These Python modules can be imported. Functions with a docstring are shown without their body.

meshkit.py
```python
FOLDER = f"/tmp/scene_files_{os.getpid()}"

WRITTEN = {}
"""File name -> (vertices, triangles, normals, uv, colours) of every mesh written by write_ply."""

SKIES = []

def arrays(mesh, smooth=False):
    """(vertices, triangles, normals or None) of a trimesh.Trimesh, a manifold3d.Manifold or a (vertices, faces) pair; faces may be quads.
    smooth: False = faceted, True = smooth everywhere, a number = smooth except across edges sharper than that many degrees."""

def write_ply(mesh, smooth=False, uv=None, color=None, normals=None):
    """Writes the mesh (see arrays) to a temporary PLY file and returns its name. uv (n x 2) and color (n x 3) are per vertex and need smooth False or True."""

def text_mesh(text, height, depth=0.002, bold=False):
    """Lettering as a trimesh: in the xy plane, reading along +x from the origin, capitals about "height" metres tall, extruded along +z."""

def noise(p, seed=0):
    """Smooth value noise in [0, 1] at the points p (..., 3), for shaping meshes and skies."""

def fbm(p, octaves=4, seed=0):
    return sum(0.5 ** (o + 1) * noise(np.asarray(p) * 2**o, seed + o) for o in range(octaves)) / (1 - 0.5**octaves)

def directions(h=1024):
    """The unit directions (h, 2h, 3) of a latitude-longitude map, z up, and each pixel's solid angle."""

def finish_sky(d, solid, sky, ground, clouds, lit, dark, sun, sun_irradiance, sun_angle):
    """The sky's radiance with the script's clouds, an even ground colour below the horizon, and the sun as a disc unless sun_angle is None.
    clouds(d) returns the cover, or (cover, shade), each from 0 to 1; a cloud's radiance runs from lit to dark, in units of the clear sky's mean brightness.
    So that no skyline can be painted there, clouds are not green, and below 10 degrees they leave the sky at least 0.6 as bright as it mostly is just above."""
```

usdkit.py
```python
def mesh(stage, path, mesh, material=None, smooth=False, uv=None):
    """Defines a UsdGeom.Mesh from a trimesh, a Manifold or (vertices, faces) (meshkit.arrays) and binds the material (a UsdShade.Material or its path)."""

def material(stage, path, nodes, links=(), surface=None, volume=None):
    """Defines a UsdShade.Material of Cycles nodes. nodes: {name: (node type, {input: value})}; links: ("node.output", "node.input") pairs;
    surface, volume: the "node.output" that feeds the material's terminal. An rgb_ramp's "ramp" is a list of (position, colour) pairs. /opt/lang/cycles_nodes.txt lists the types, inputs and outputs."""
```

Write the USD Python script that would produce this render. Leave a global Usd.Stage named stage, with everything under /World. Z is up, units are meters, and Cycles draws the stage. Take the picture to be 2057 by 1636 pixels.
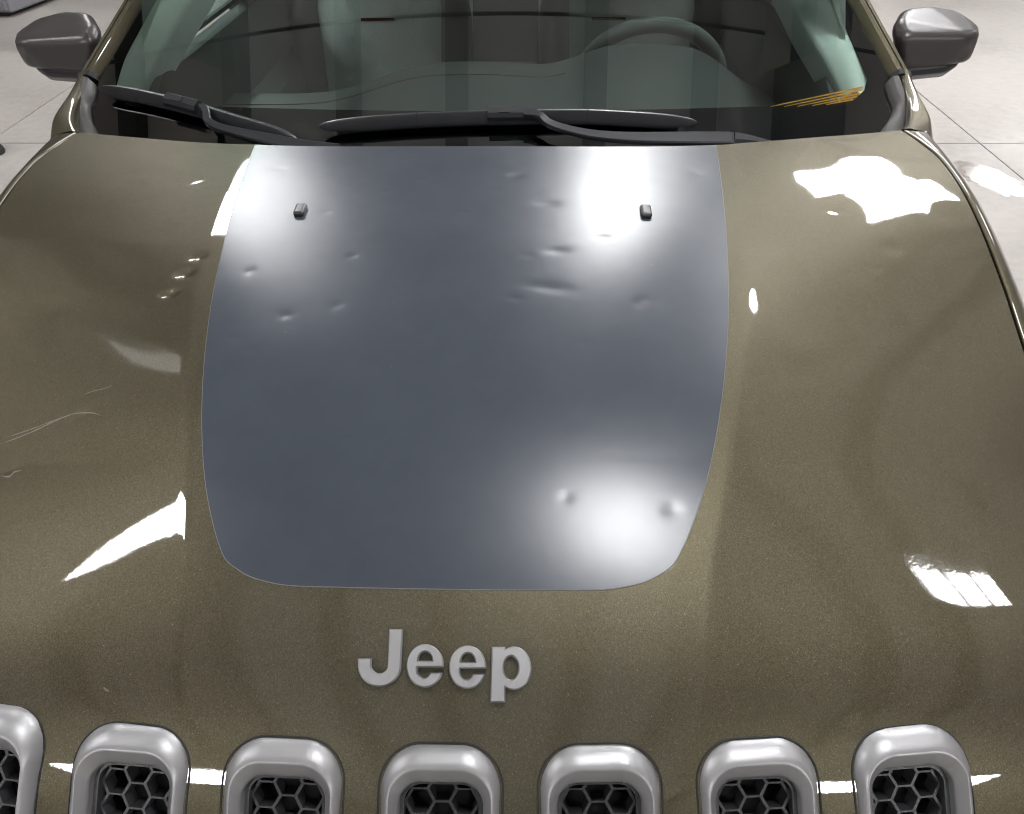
import math, random
import numpy as np, trimesh, usdkit, meshkit
from scipy.interpolate import PchipInterpolator, CubicSpline
from shapely.geometry import Polygon, Point, box as sbox, LineString
from shapely.ops import unary_union
from shapely import affinity
from shapely.geometry.polygon import orient
from pxr import Usd, UsdGeom, UsdLux, UsdShade, Gf, Sdf

rng = np.random.default_rng(7); random.seed(7)
stage = Usd.Stage.CreateInMemory()
UsdGeom.SetStageUpAxis(stage, UsdGeom.Tokens.z); UsdGeom.SetStageMetersPerUnit(stage, 1.0)
UsdGeom.Xform.Define(stage, '/World')

# ------------------------------------------------------------------ camera
CAM = np.array([.0843, -.3823, 1.6276]); PITCH, YAW, ROLL, FPX = math.radians(39.063), math.radians(-1.667), math.radians(-.573), 1564.8
fw = np.array([math.sin(YAW)*math.cos(PITCH), math.cos(YAW)*math.cos(PITCH), -math.sin(PITCH)])
r0 = np.array([math.cos(YAW), -math.sin(YAW), 0]); u0 = np.cross(r0, fw)
rt = math.cos(ROLL)*r0+math.sin(ROLL)*u0; up = -math.sin(ROLL)*r0+math.cos(ROLL)*u0
cam = UsdGeom.Camera.Define(stage, '/World/camera')
M = Gf.Matrix4d(*rt, 0, *up, 0, *(-fw), 0, *CAM, 1)
cam.AddTransformOp().Set(M)
cam.CreateHorizontalApertureAttr(36.0); cam.CreateVerticalApertureAttr(36.0*814/1024)
cam.CreateFocalLengthAttr(FPX/2057*36); cam.CreateClippingRangeAttr(Gf.Vec2f(.01, 200))
cam.CreateExposureAttr(1.0)
# ------------------------------------------------------------------ light: an even indoor fill; the lamps themselves follow
LAMP = 24.0            # radiance of a lit tube
Z_LAMP = 4.55          # height of the hanging fixtures
Z_CEIL = 5.4

def pix_ray(px, py):
    px, py = np.atleast_1d(np.asarray(px, float)), np.atleast_1d(np.asarray(py, float))
    d = fw+rt*((px-1028.5)/FPX)[:, None]+up*((818-py)/FPX)[:, None]
    return d/np.linalg.norm(d, axis=1)[:, None]
def project(P):
    d = np.asarray(P)-CAM; de = d@fw
    return np.stack([1028.5+FPX*(d@rt)/de, 818-FPX*(d@up)/de], -1)
def at_y(px, py, y): d = pix_ray(px, py)[0]; return CAM+d*((y-CAM[1])/d[1])
def at_x(px, py, x): d = pix_ray(px, py)[0]; return CAM+d*((x-CAM[0])/d[0])
def at_z(px, py, z): d = pix_ray(px, py)[0]; return CAM+d*((z-CAM[2])/d[2])

# ------------------------------------------------------------------ helpers
used = {}
def numbered(path):
    n = used.get(path, 0); used[path] = n+1
    return path if n == 0 else f'{path}_{n:03d}'
def P_(parent): return str(parent.GetPath()) if parent is not None else '/World'
def tag(p, label=None, cat=None, group=None, kind=None):
    p = p.GetPrim() if hasattr(p, 'GetPrim') else p
    for k, v in (('label', label), ('category', cat), ('group', group), ('kind', kind)):
        if v: p.SetCustomDataByKey(k, v)
    return p
def obj(name, mesh, m, parent=None, smooth=False, label=None, normals=None):
    path = numbered(f'{P_(parent)}/{name}')
    g = usdkit.mesh(stage, path, mesh, m, smooth=smooth)
    if normals is not None:
        g.CreateNormalsAttr(normals); g.SetNormalsInterpolation('vertex')
    p = g.GetPrim()
    if label: p.SetCustomDataByKey('label', label)
    return p
def xf(name, parent=None, loc=(0, 0, 0), rz=0):
    x = UsdGeom.Xform.Define(stage, numbered(f'{P_(parent)}/{name}'))
    if any(loc): x.AddTranslateOp().Set(Gf.Vec3d(*map(float, loc)))
    if rz: x.AddRotateZOp().Set(float(rz))
    return x.GetPrim()
def grid(P, flip=False, keep=None):
    """mesh of an (n, m, 3) array of points"""
    n, m = P.shape[:2]
    i = np.arange(n*m).reshape(n, m)
    q = np.stack([i[:-1, :-1], i[1:, :-1], i[1:, 1:], i[:-1, 1:]], -1).reshape(-1, 4)
    if keep is not None: q = q[keep.ravel()]
    if flip: q = q[:, ::-1]
    f = np.vstack([q[:, [0, 1, 2]], q[:, [0, 2, 3]]])
    return trimesh.Trimesh(P.reshape(-1, 3), f, process=False)
def bx(c, s, rz=0):
    b = trimesh.creation.box(s)
    if rz: b.apply_transform(trimesh.transformations.rotation_matrix(math.radians(rz), [0, 0, 1]))
    b.apply_translation(c); return b
def rbox(c, s, r=.01, n=2):
    """box with rounded edges: hull of eight small spheres"""
    s = np.asarray(s)/2-r
    sp = trimesh.creation.icosphere(n, r)
    pts = np.vstack([sp.vertices+np.array([a, b, d])*s for a in (-1, 1) for b in (-1, 1) for d in (-1, 1)])
    h = trimesh.convex.convex_hull(pts); h.apply_translation(c); return h
def cat(*a): return trimesh.util.concatenate(list(a))
def sweep(path, prof, nrm, closed=False, scale=None, cap=True):
    """sweep a 2-D outline (side, height) along path; nrm = surface normal at each point"""
    path = np.asarray(path, float); n = len(path)
    if closed: T = np.roll(path, -1, 0)-np.roll(path, 1, 0)
    else: T = np.gradient(path, axis=0)
    T /= np.linalg.norm(T, axis=1)[:, None]
    N = np.broadcast_to(np.asarray(nrm, float), path.shape).copy()
    N -= T*np.sum(N*T, 1)[:, None]; N /= np.linalg.norm(N, axis=1)[:, None]
    B = np.cross(T, N)
    prof = np.asarray(prof, float); k = len(prof)
    sc = np.ones((n, 2)) if scale is None else np.asarray(scale, float)
    V = path[:, None]+B[:, None]*(prof[None, :, 0]*sc[:, :1])[..., None]+N[:, None]*(prof[None, :, 1]*sc[:, 1:])[..., None]
    V = V.reshape(-1, 3); f = []
    for a in range(n if closed else n-1):
        b = (a+1) % n
        for j in range(k):
            j2 = (j+1) % k
            f += [[a*k+j, b*k+j, b*k+j2], [a*k+j, b*k+j2, a*k+j2]]
    if cap and not closed:
        for a, s in ((0, 1), (n-1, -1)):
            c = len(V); V = np.vstack([V, V[a*k:(a+1)*k].mean(0)])
            for j in range(k): f.append([c, a*k+(j+1) % k, a*k+j][::s])
    t = trimesh.Trimesh(V, f, process=False); t.fix_normals(); return t
def smooth_path(p, n):
    p = np.asarray(p, float); s = np.r_[0, np.cumsum(np.linalg.norm(np.diff(p, axis=0), axis=1))]
    return PchipInterpolator(s, p)(np.linspace(0, s[-1], n))

# ------------------------------------------------------------------ materials
def mat(name, nodes, links=(), surface='p.BSDF', volume=None):
    return usdkit.material(stage, f'/World/Looks/{name}', nodes, links, surface=surface, volume=volume)
def plain(name, col, rough=.5, metal=0, noise=0, nscale=40, bump=0, bscale=400, **kw):
    nodes = {'p': ('principled_bsdf', dict(base_color=col, roughness=rough, metallic=metal, **kw))}; links = []
    if noise or bump: nodes['tc'] = ('texture_coordinate', {})
    if noise:
        nodes['n'] = ('noise_texture', dict(scale=nscale, detail=5.0))
        c = np.asarray(col)
        nodes['r'] = ('rgb_ramp', dict(ramp=[(.25, tuple(c*(1-noise))), (.75, tuple(c*(1+noise)))]))
        links += [('tc.object', 'n.vector'), ('n.fac', 'r.fac'), ('r.color', 'p.base_color')]
        nodes['rr'] = ('map_range', dict(from_min=.25, from_max=.75, to_min=rough*.85, to_max=rough*1.15))
        links += [('n.fac', 'rr.value'), ('rr.result', 'p.roughness')]
    if bump:
        nodes['bn'] = ('noise_texture', dict(scale=bscale, detail=2.0))
        nodes['b'] = ('bump', dict(strength=bump, distance=.001))
        links += [('tc.object', 'bn.vector'), ('bn.fac', 'b.height'), ('b.normal', 'p.normal')]
    return mat(name, nodes, links)

# olive metallic paint: fine flakes under a clear coat
M_paint = mat('olive_metallic_paint', {
    'tc': ('texture_coordinate', {}),
    'v': ('voronoi_texture', dict(scale=1200.0)),
    'bw': ('rgb_to_bw', {}),
    'r': ('rgb_ramp', dict(ramp=[(0, (.059, .051, .030)), (.6, (.094, .082, .049)), (.86, (.126, .110, .068)), (.94, (.16, .14, .095)), (1, (.32, .28, .20))])),
    'op': ('noise_texture', dict(scale=260.0, detail=2.0)), 'ob': ('bump', dict(strength=1.0, distance=.000011)),
    'dn': ('noise_texture', dict(scale=9.0, detail=6.0, roughness=.6)),
    'dr': ('map_range', dict(from_min=.35, from_max=.75, to_min=.012, to_max=.045)),
    'p': ('principled_bsdf', dict(metallic=.80, roughness=.48, coat_weight=1.0, coat_roughness=.02, coat_ior=1.68))},
    [('tc.object', 'v.vector'), ('v.color', 'bw.color'), ('bw.val', 'r.fac'), ('r.color', 'p.base_color'),
     ('tc.object', 'op.vector'), ('op.fac', 'ob.height'), ('ob.normal', 'p.coat_normal'), ('tc.object', 'dn.vector'), ('dn.fac', 'dr.value'), ('dr.result', 'p.coat_roughness')])
M_decal = mat('satin_vinyl', {
    'tc': ('texture_coordinate', {}),
    'n': ('noise_texture', dict(scale=7.0, detail=6.0, roughness=.65)),
    'rr': ('map_range', dict(from_min=.3, from_max=.7, to_min=.262, to_max=.284)),
    'r': ('rgb_ramp', dict(ramp=[(.3, (.039, .048, .063)), (.7, (.044, .054, .070))])),
    'p': ('principled_bsdf', dict(ior=1.6))},
    [('tc.object', 'n.vector'), ('n.fac', 'rr.value'), ('rr.result', 'p.roughness'), ('n.fac', 'r.fac'), ('r.color', 'p.base_color')])
M_decal_edge = plain('vinyl_edge', (.17, .17, .165), .5)
M_silver = plain('satin_silver', (.37, .366, .373), .42, .6, bump=.03, bscale=2500)
M_badge = plain('badge_grey', (.44, .437, .443), .38, .55, bump=.03, bscale=2500)
M_badge_side = plain('badge_side', (.06, .06, .06), .4, .3)
M_black = plain('black_plastic', (.016, .016, .018), .42, bump=.1, bscale=1800)
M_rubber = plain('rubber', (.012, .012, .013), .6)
M_wiper = plain('wiper_black', (.019, .020, .023), .36, bump=.06, bscale=2500)
M_mesh = plain('gloss_black_plastic', (.05, .05, .053), .34)
M_trim = plain('grey_trim', (.085, .082, .078), .45, bump=.08, bscale=1800)
M_shell = plain('mirror_shell', (.060, .053, .052), .34, .2)
M_dark = plain('dark_void', (.006, .006, .006), .8)
M_dash = plain('dash_vinyl', (.088, .092, .092), .55, bump=.25, bscale=900)
M_seat = plain('seat_cloth', (.55, .56, .56), .8, noise=.15, nscale=300)
M_stitch = plain('red_stitching', (.10, .022, .018), .7)
M_cabin = plain('cabin_trim', (.80, .82, .78), .75, noise=.04)
M_carpet = plain('carpet', (.05, .05, .05), .9)
M_leather = plain('wheel_leather', (.17, .17, .172), .42, bump=.1, bscale=1200)
M_frit = plain('frit', (.008, .009, .011), .08)
M_yellow = plain('yellow_print', (.85, .40, .03), .5)
M_cream = plain('cream_print', (.55, .56, .32), .5)
M_glass = mat('windscreen_glass', {
    't': ('transparent_bsdf', dict(color=(.80, .93, .88))), 'g': ('glossy_bsdf', dict(color=(1, 1, 1), roughness=.0)),
    'f': ('fresnel', dict(IOR=1.95)), 'm': ('mix_closure', {})},
    [('f.fac', 'm.fac'), ('t.BSDF', 'm.closure1'), ('g.BSDF', 'm.closure2')], surface='m.closure')
M_sglass = mat('door_glass', {
    't': ('transparent_bsdf', dict(color=(.72, .86, .80))), 'g': ('glossy_bsdf', dict(color=(1, 1, 1), roughness=.0)),
    'f': ('fresnel', dict(IOR=1.5)), 'm': ('mix_closure', {})},
    [('f.fac', 'm.fac'), ('t.BSDF', 'm.closure1'), ('g.BSDF', 'm.closure2')], surface='m.closure')
M_floor = mat('sealed_concrete', {
    'tc': ('texture_coordinate', {}),
    'n': ('noise_texture', dict(scale=.9, detail=7.0, roughness=.6)),
    'n2': ('noise_texture', dict(scale=16.0, detail=5.0, roughness=.7)),
    'mx': ('mix_float', dict(fac=.35)),
    'r': ('rgb_ramp', dict(ramp=[(.26, (.25, .232, .214)), (.5, (.39, .363, .338)), (.74, (.47, .442, .415))])),
    'rr': ('map_range', dict(from_min=.35, from_max=.65, to_min=.36, to_max=.58)),
    'b': ('bump', dict(strength=.12, distance=.004)),
    'p': ('principled_bsdf', dict(ior=1.45))},
    [('tc.object', 'n.vector'), ('tc.object', 'n2.vector'), ('n.fac', 'mx.a'), ('n2.fac', 'mx.b'), ('mx.result', 'r.fac'), ('r.color', 'p.base_color'),
     ('n.fac', 'rr.value'), ('rr.result', 'p.roughness'), ('n2.fac', 'b.height'), ('b.normal', 'p.normal')])
M_joint = plain('joint_filler', (.10, .09, .085), .9)
M_ceil = plain('ceiling_liner', (.80, .835, .84), .8, noise=.05, nscale=2)
M_wall = plain('shop_wall', (.46, .44, .41), .8, noise=.06, nscale=2)
M_beam = plain('painted_steel', (.06, .055, .05), .6)
M_joist = plain('joist_grey', (.30, .30, .30), .6)
M_house = plain('lamp_housing', (.7, .7, .7), .5)
M_tube_strong = mat('lit_tube_strong', {'e': ('emission', dict(color=(.985, .985, 1.0), strength=LAMP*1.2))}, surface='e.emission')
M_tube = mat('lit_tube', {'e': ('emission', dict(color=(.985, .985, 1.0), strength=LAMP))}, surface='e.emission')

# ------------------------------------------------------------------ the bonnet as a surface: s runs from under the nose (0) to the windscreen edge (1)
PROF = np.array([(-.045, .56), (-.085, .66), (-.104, .74), (-.104, .79), (-.095, .824), (-.076, .852), (-.053, .877), (-.030, .8975), (-.012, .912), (.006, .925), (.04, .946), (.12, .9835), (.25, 1.030), (.45, 1.075), (.70, 1.108), (.955, 1.126)])
_l = np.r_[0, np.cumsum(np.linalg.norm(np.diff(PROF, axis=0), axis=1))]; S_K = _l/_l[-1]; L_P = _l[-1]
_cy, _cz = CubicSpline(S_K, PROF[:, 0]), CubicSpline(S_K, PROF[:, 1])
_ss = np.linspace(0, 1, 2001); _yy = _cy(_ss)
S0 = S_K[9]
def s_of_y(y): return np.interp(y, _yy[_ss > S_K[4]], _ss[_ss > S_K[4]])
def knots(ys, vs): return PchipInterpolator(s_of_y(np.array(ys)), np.array(vs))
_e = knots([-.08, -.03, .12, .30, .46, .57, .67, .80, .955], [-.010, -.012, -.024, -.040, -.034, -.0195, -.004, .011, .016])
_xc = knots([-.08, .12, .225, .305, .41, .525, .735, .955], [.245, .272, .302, .324, .354, .380, .402, .425])
_D = knots([-.08, -.03, .05, .16, .30, .50, .62, .75, .955], [0.003, .005, .014, .028, .034, .016, .003, -.0034, -.003])
_e5 = knots([-.08, -.03, .12, .22, .40, .55, .955], [-.03, -.03, -.032, -.032, -.012, 0, 0])
_G = knots([-.08, .30, .45, .60, .85, .955], [0, 0, .0, .0, .0, .0])
_L = knots([-.08, .16, .30, .50, .75, .955], [.22, .22, .22, .14, .055, .05])
_W = knots([-.08, .75, .83, .90, .955], [.765, .765, .764, .752, .738])
def clampS(f, s): return f(np.clip(s, s_of_y(-.08)+1e-6, 1))
def bonnet_raw(x, s):
    x, s = np.broadcast_arrays(np.asarray(x, float), np.asarray(s, float))
    u = np.abs(x)/.765
    sd = np.abs(x)-clampS(_xc, s); w = .0022
    sd = w*np.logaddexp(0, sd/w)
    z = _cz(s)+clampS(_e, s)*u**2.2+clampS(_e5, s)*u**5-np.where(x > 0, clampS(_D, s), np.maximum(clampS(_D, s), .0018))*(1-np.exp(-sd/clampS(_L, s)))-.011*(2*u)**2/np.sqrt(1+(2*u)**4)*np.clip((s-S0)/.2, 0, 1)
    z = z-np.where(x > 0, 1.0, .0)*clampS(_G, s)*(1-np.exp(-(sd/.010)**2))*np.exp(-((sd-.028)/.027)**2)
    return np.stack([x, _cy(s)+.11*x*x, z], -1)
def solve_px(px, py, fn=None):
    """pixels of the photograph -> (x, s) on the bonnet"""
    fn = fn or bonnet_raw
    px, py = np.atleast_1d(np.asarray(px, float)), np.atleast_1d(np.asarray(py, float))
    gx, gs = np.meshgrid(np.linspace(-.7, .7, 36), np.linspace(S_K[3], 1, 60)); gp = project(fn(gx.ravel(), gs.ravel()))
    T = np.stack([px, py], -1)
    k = np.argmin(((T[:, None]-gp[None])**2).sum(-1), 1); q = np.stack([gx.ravel()[k], gs.ravel()[k]], -1)
    for _ in range(14):
        p0 = project(fn(q[:, 0], q[:, 1])); h = 1e-4
        jx = (project(fn(q[:, 0]+h, q[:, 1]))-p0)/h; js = (project(fn(q[:, 0], q[:, 1]+h))-p0)/h
        r = T-p0; det = jx[:, 0]*js[:, 1]-jx[:, 1]*js[:, 0]; det = np.where(np.abs(det) < 1e-6, 1e-6, det)
        dx = (r[:, 0]*js[:, 1]-r[:, 1]*js[:, 0])/det; ds = (jx[:, 0]*r[:, 1]-jx[:, 1]*r[:, 0])/det
        q += np.clip(np.stack([dx, ds], -1), -.05, .05)
        q[:, 1] = np.clip(q[:, 1], S_K[1], 1.02)
    return q
# hail dents: pixel, radius x, radius y (metres), depth (metres, + is a dip), tilt
DENTS = [(574,634,.011,.010,.0016,0),(676,614,.012,.010,.0014,0),(655,428,.012,.009,.0009,0),(1035,355,.016,.013,.0018,0),(1100,410,.024,.011,.0016,0),
         (1120,505,.022,.011,.0020,.2),(1060,515,.012,.010,.0009,0),(1100,578,.036,.014,.0022,-.1),(1215,478,.012,.008,.0010,0),(1138,1000,.012,.011,.0018,0),(1350,1025,.018,.015,.0030,.4),
         (1170,690,.012,.008,.0006,0),(625,885,.014,.009,.0006,.3),(570,1110,.013,.010,.0008,.3),(1165,845,.014,.012,.0006,0),(560,340,.02,.012,.0008,0),(1400,350,.016,.012,.0010,0),
         # right wing of the bonnet
         (1790,500,.020,.016,.0022,.3),(1680,425,.018,.010,.0012,0),(1755,540,.010,.008,.0012,0),(1530,440,.022,.028,.0007,.4),(1520,600,.022,.050,.0007,.1),(1590,700,.016,.06,-.0008,.0),
         (1835,785,.030,.020,.0014,.2),(1940,700,.03,.02,.0010,0),(1500,370,.02,.014,.0016,0),(1650,640,.04,.05,.0010,.3),(1900,430,.03,.03,.0016,0),(1760,1050,.02,.015,.0005,0),
         # left wing
         (372,548,.014,.012,.0022,0),(400,515,.012,.010,.0018,0),(340,590,.014,.010,.0018,0),(400,370,.030,.014,.0008,.5),(310,400,.04,.016,.0007,.4),(260,370,.025,.016,.0010,0),(230,330,.03,.02,.001,0),
         (165,835,.012,.010,.0016,0),(20,945,.020,.010,.0016,.2),(60,450,.03,.03,.0014,0),(180,430,.03,.02,.0012,0),(330,470,.02,.03,.0012,0),(120,620,.05,.03,.0008,0),(280,640,.03,.02,.0002,0),
         (1420,1475,.02,.02,.0009,.6),(1730,1455,.018,.014,.0012,.6),(215,1385,.014,.010,.0005,0),(1900,1250,.03,.03,.0005,0)]
DENTS += [(int(rng.uniform(470, 1400)), int(rng.uniform(320, 760)), rng.uniform(.008, .016), rng.uniform(.007, .012), rng.uniform(.0006, .0013), rng.uniform(-.5, .5)) for _ in range(16)]
DENTS = [(a, b, c*(.62 if b > 900 else .82), d*(.62 if b > 900 else .82), e*((.17 if b > 900 else .36) if 400 < a < 1450 else (2.0 if (330 < a < 420 and 480 < b < 620) else .5)), f) for a, b, c, d, e, f in DENTS]
_dq = solve_px([d[0] for d in DENTS], [d[1] for d in DENTS]); _dP = bonnet_raw(_dq[:, 0], _dq[:, 1])
def bonnet(x, s, h=0.0):
    P = bonnet_raw(x, s)
    X, Y = P[..., 0], P[..., 1]
    dz = np.zeros_like(X)
    for (px, py, rx, ry, dep, a), c in zip(DENTS, _dP):
        ux, uy = X-c[0], Y-c[1]
        ca, sa = math.cos(a), math.sin(a)
        q = ((ux*ca+uy*sa)/rx)**2+((uy*ca-ux*sa)/ry)**2
        dz -= dep*np.exp(-q)
    # slow waviness of pressed sheet metal, stronger out on the wings
    k = np.clip((np.abs(X)-.40)/.2, 0, 1)**2*np.clip((Y-.40)/.3, 0, 1)**2
    dz += k*(.0008*np.sin(9.0*X+3*np.sin(5*Y))*np.cos(11*Y+2.2*X)+.00035*np.sin(23*X+2*np.sin(13*Y))*np.sin(19*Y+4*X))
    P = P.copy(); P[..., 2] += dz
    if h is not None and np.any(h): P = P+bonnet_n(x, s)*np.asarray(h)[..., None]
    return P
def bonnet_n(x, s):
    x, s = np.broadcast_arrays(np.asarray(x, float), np.asarray(s, float)); h = 1.5e-3
    a = bonnet_raw(x+h, s)-bonnet_raw(x-h, s); b = bonnet_raw(x, s+h)-bonnet_raw(x, s-h)
    n = np.cross(a, b); return n/np.linalg.norm(n, axis=-1)[..., None]
def on_bonnet(px, py, h=0.0):
    q = solve_px(px, py); return bonnet(q[:, 0], q[:, 1], h)

# windscreen sheet
WSL = math.tan(math.radians(29))
def screen(x, y, h=0.0):
    x, y = np.broadcast_arrays(np.asarray(x, float), np.asarray(y, float))
    P = np.stack([x, y, 1.075+(y-1.0-.10*x*x)*WSL], -1)
    n = np.stack([.20*x*WSL, np.full_like(x, -WSL), np.ones_like(x)], -1); n /= np.linalg.norm(n, axis=-1)[..., None]
    return P+n*np.asarray(h)[..., None] if np.any(h) else P
def screen_n(P):
    P = np.atleast_2d(P); n = np.stack([.20*P[:, 0]*WSL, np.full(len(P), -WSL), np.ones(len(P))], -1); return n/np.linalg.norm(n, axis=1)[:, None]
def on_screen(px, py, h=0.0):
    d = pix_ray(px, py); t = np.linspace(1, 3.2, 900)
    out = []
    for k in range(len(d)):
        lo, hi = .8, 3.5
        for _ in range(50):
            m = (lo+hi)/2; P = CAM+d[k]*m
            nz = h*math.sqrt(1+WSL**2)
            if P[2] > 1.075+(P[1]-1.0-.10*P[0]**2)*WSL+nz: lo = m
            else: hi = m
        out.append(CAM+d[k]*lo)
    return np.array(out)

# ================================================================== the workshop
floor = xf('floor'); tag(floor, kind='structure')
JX, JY = [-14.4, -8.75, -3.06, 2.60, 8.3, 14.0], [-12.0, -6.6, -1.3, 4.0, 9.6, 16.4]
for i in range(5):
    for j in range(5):
        g = .004
        b = bx(((JX[i]+JX[i+1])/2, (JY[j]+JY[j+1])/2, -.06), (JX[i+1]-JX[i]-2*g, JY[j+1]-JY[j]-2*g, .12))
        obj('slab', b, M_floor, floor)
obj('joint_filler', bx((-.2, 1.3, -.09), (28.2, 26.4, .166)), M_joint, floor)
x0, x1, y0, y1 = JX[0], JX[-1], JY[0], JY[-1]
wc, wa, wb = at_z(1987, 360, 0), at_z(1932, 326, 0), at_z(2045, 394, 0)
w_ang = math.atan2(wb[1]-wa[1], wb[0]-wa[0]); w_len = np.linalg.norm(wb-wa)*.62
M_wet = mat('wet_concrete', {
    'g': ('geometry', {}), 'm': ('mapping', dict(mapping_type='texture', location=(wc[0], wc[1], 0), rotation=(0, 0, w_ang), scale=(w_len, .15, 1.0))),
    'gr': ('gradient_texture', dict(gradient_type='spherical')), 'n': ('noise_texture', dict(scale=13.0, detail=5.0, roughness=.7)),
    'ad': ('math', dict(math_type='add')), 'rp': ('map_range', dict(from_min=.68, from_max=.95, to_min=0.0, to_max=1.0, clamp=True)),
    't': ('transparent_bsdf', {}), 'p': ('principled_bsdf', dict(base_color=(.33, .30, .27), roughness=.12)), 'mx': ('mix_closure', {})},
    [('g.position', 'm.vector'), ('m.vector', 'gr.vector'), ('g.position', 'n.vector'), ('gr.fac', 'ad.value1'), ('n.fac', 'ad.value2'), ('ad.value', 'rp.value'),
     ('rp.result', 'mx.fac'), ('t.BSDF', 'mx.closure1'), ('p.BSDF', 'mx.closure2')], surface='mx.closure')
wm = trimesh.creation.cylinder(w_len*1.05, .002, sections=40); wm.apply_translation([wc[0], wc[1], .002]); obj('wet_patch', wm, M_wet, floor)
ce = xf('ceiling'); tag(ce, kind='structure')
M_bay = plain('ceiling_brown_liner', (.58, .55, .52), .85, noise=.25, nscale=1.1)
obj('bay', bx((0, (y0+y1)/2, Z_CEIL+.05), (5.0, y1-y0, .1)), M_ceil, ce)
for a, b in ((x0, -2.5), (2.5, x1)): obj('bay', bx(((a+b)/2, (y0+y1)/2, Z_CEIL+.05), (b-a, y1-y0, .1)), M_bay, ce)
for nm, c, sz in (('wall', ((x0+x1)/2, y1+.05, Z_CEIL/2), (x1-x0, .1, Z_CEIL)), ('wall', ((x0+x1)/2, y0-.05, Z_CEIL/2), (x1-x0, .1, Z_CEIL)),
                  ('wall', (x0-.05, (y0+y1)/2, Z_CEIL/2), (.1, y1-y0, Z_CEIL)), ('wall', (x1+.05, (y0+y1)/2, Z_CEIL/2), (.1, y1-y0, Z_CEIL))):
    tag(obj(nm, bx(c, sz), M_wall), kind='structure')

LAMPS = []   # (x, y, turn)
BEAMS = []

def lamp(x, y, turn, label, lx=.66, ly=1.22, n=4, lit=True, m=None, grp='rectangular lamps hanging from the ceiling'):
    t = xf('ceiling_light', loc=(x, y, Z_LAMP), rz=turn); tag(t, label, 'ceiling light', grp)
    obj('housing', bx((0, 0, .05), (lx, ly, .06)), M_house, t)
    w = lx/n
    for k in range(n):
        obj('tube', rbox((-lx/2+w*(k+.5), 0, .008), (w*(.84 if n > 3 else .78), ly*.96, .022), .009, 1), m or (M_tube if lit else M_house), t)
    return t
LAB = 'lit rectangular tube lamp mirrored '
lamp(1.00, 6.50, 0, LAB+'in the upper right of the dark decal, far one', .48); lamp(1.00, 5.20, 0, LAB+'in the upper right of the dark decal, near one', .48)
lamp(.94, .48, 0, LAB+'in the lower right of the dark decal', .58, .9, m=M_tube_strong)
lamp(-2.72, 6.60, 0, LAB+'at the upper left edge of the decal, far one', .4); lamp(-2.72, 5.30, 0, LAB+'at the upper left edge of the decal, near one', .4)
lamp(-3.57, .83, -20, LAB+'in the left side of the hood', .80, .56)
lamp(3.0, 4.31, 0, LAB+'in the upper right side of the hood, near one', .62, 1.36); lamp(2.84, 5.62, 0, LAB+'in the upper right side of the hood, far one', .78, 1.2)
lamp(4.38, 1.32, 24, LAB+'in the lower right side of the hood', 1.25, .22, 3)
lamp(-4.3, -5.9, 90, LAB+'in the nose left of the badge', 1.0, 2.6, 3); lamp(5.2, -6.0, 90, LAB+'in the nose right of the badge', 1.0, 3.4, 3)
lamp(9.6, 14.5, 35, LAB+'in the wet streak on the floor at right', 1.2, 1.3); lamp(-6.6, 1.0, 0, LAB+'in the left door mirror'); lamp(8.6, 6.6, 0, LAB+'in the right door mirror')
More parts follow.
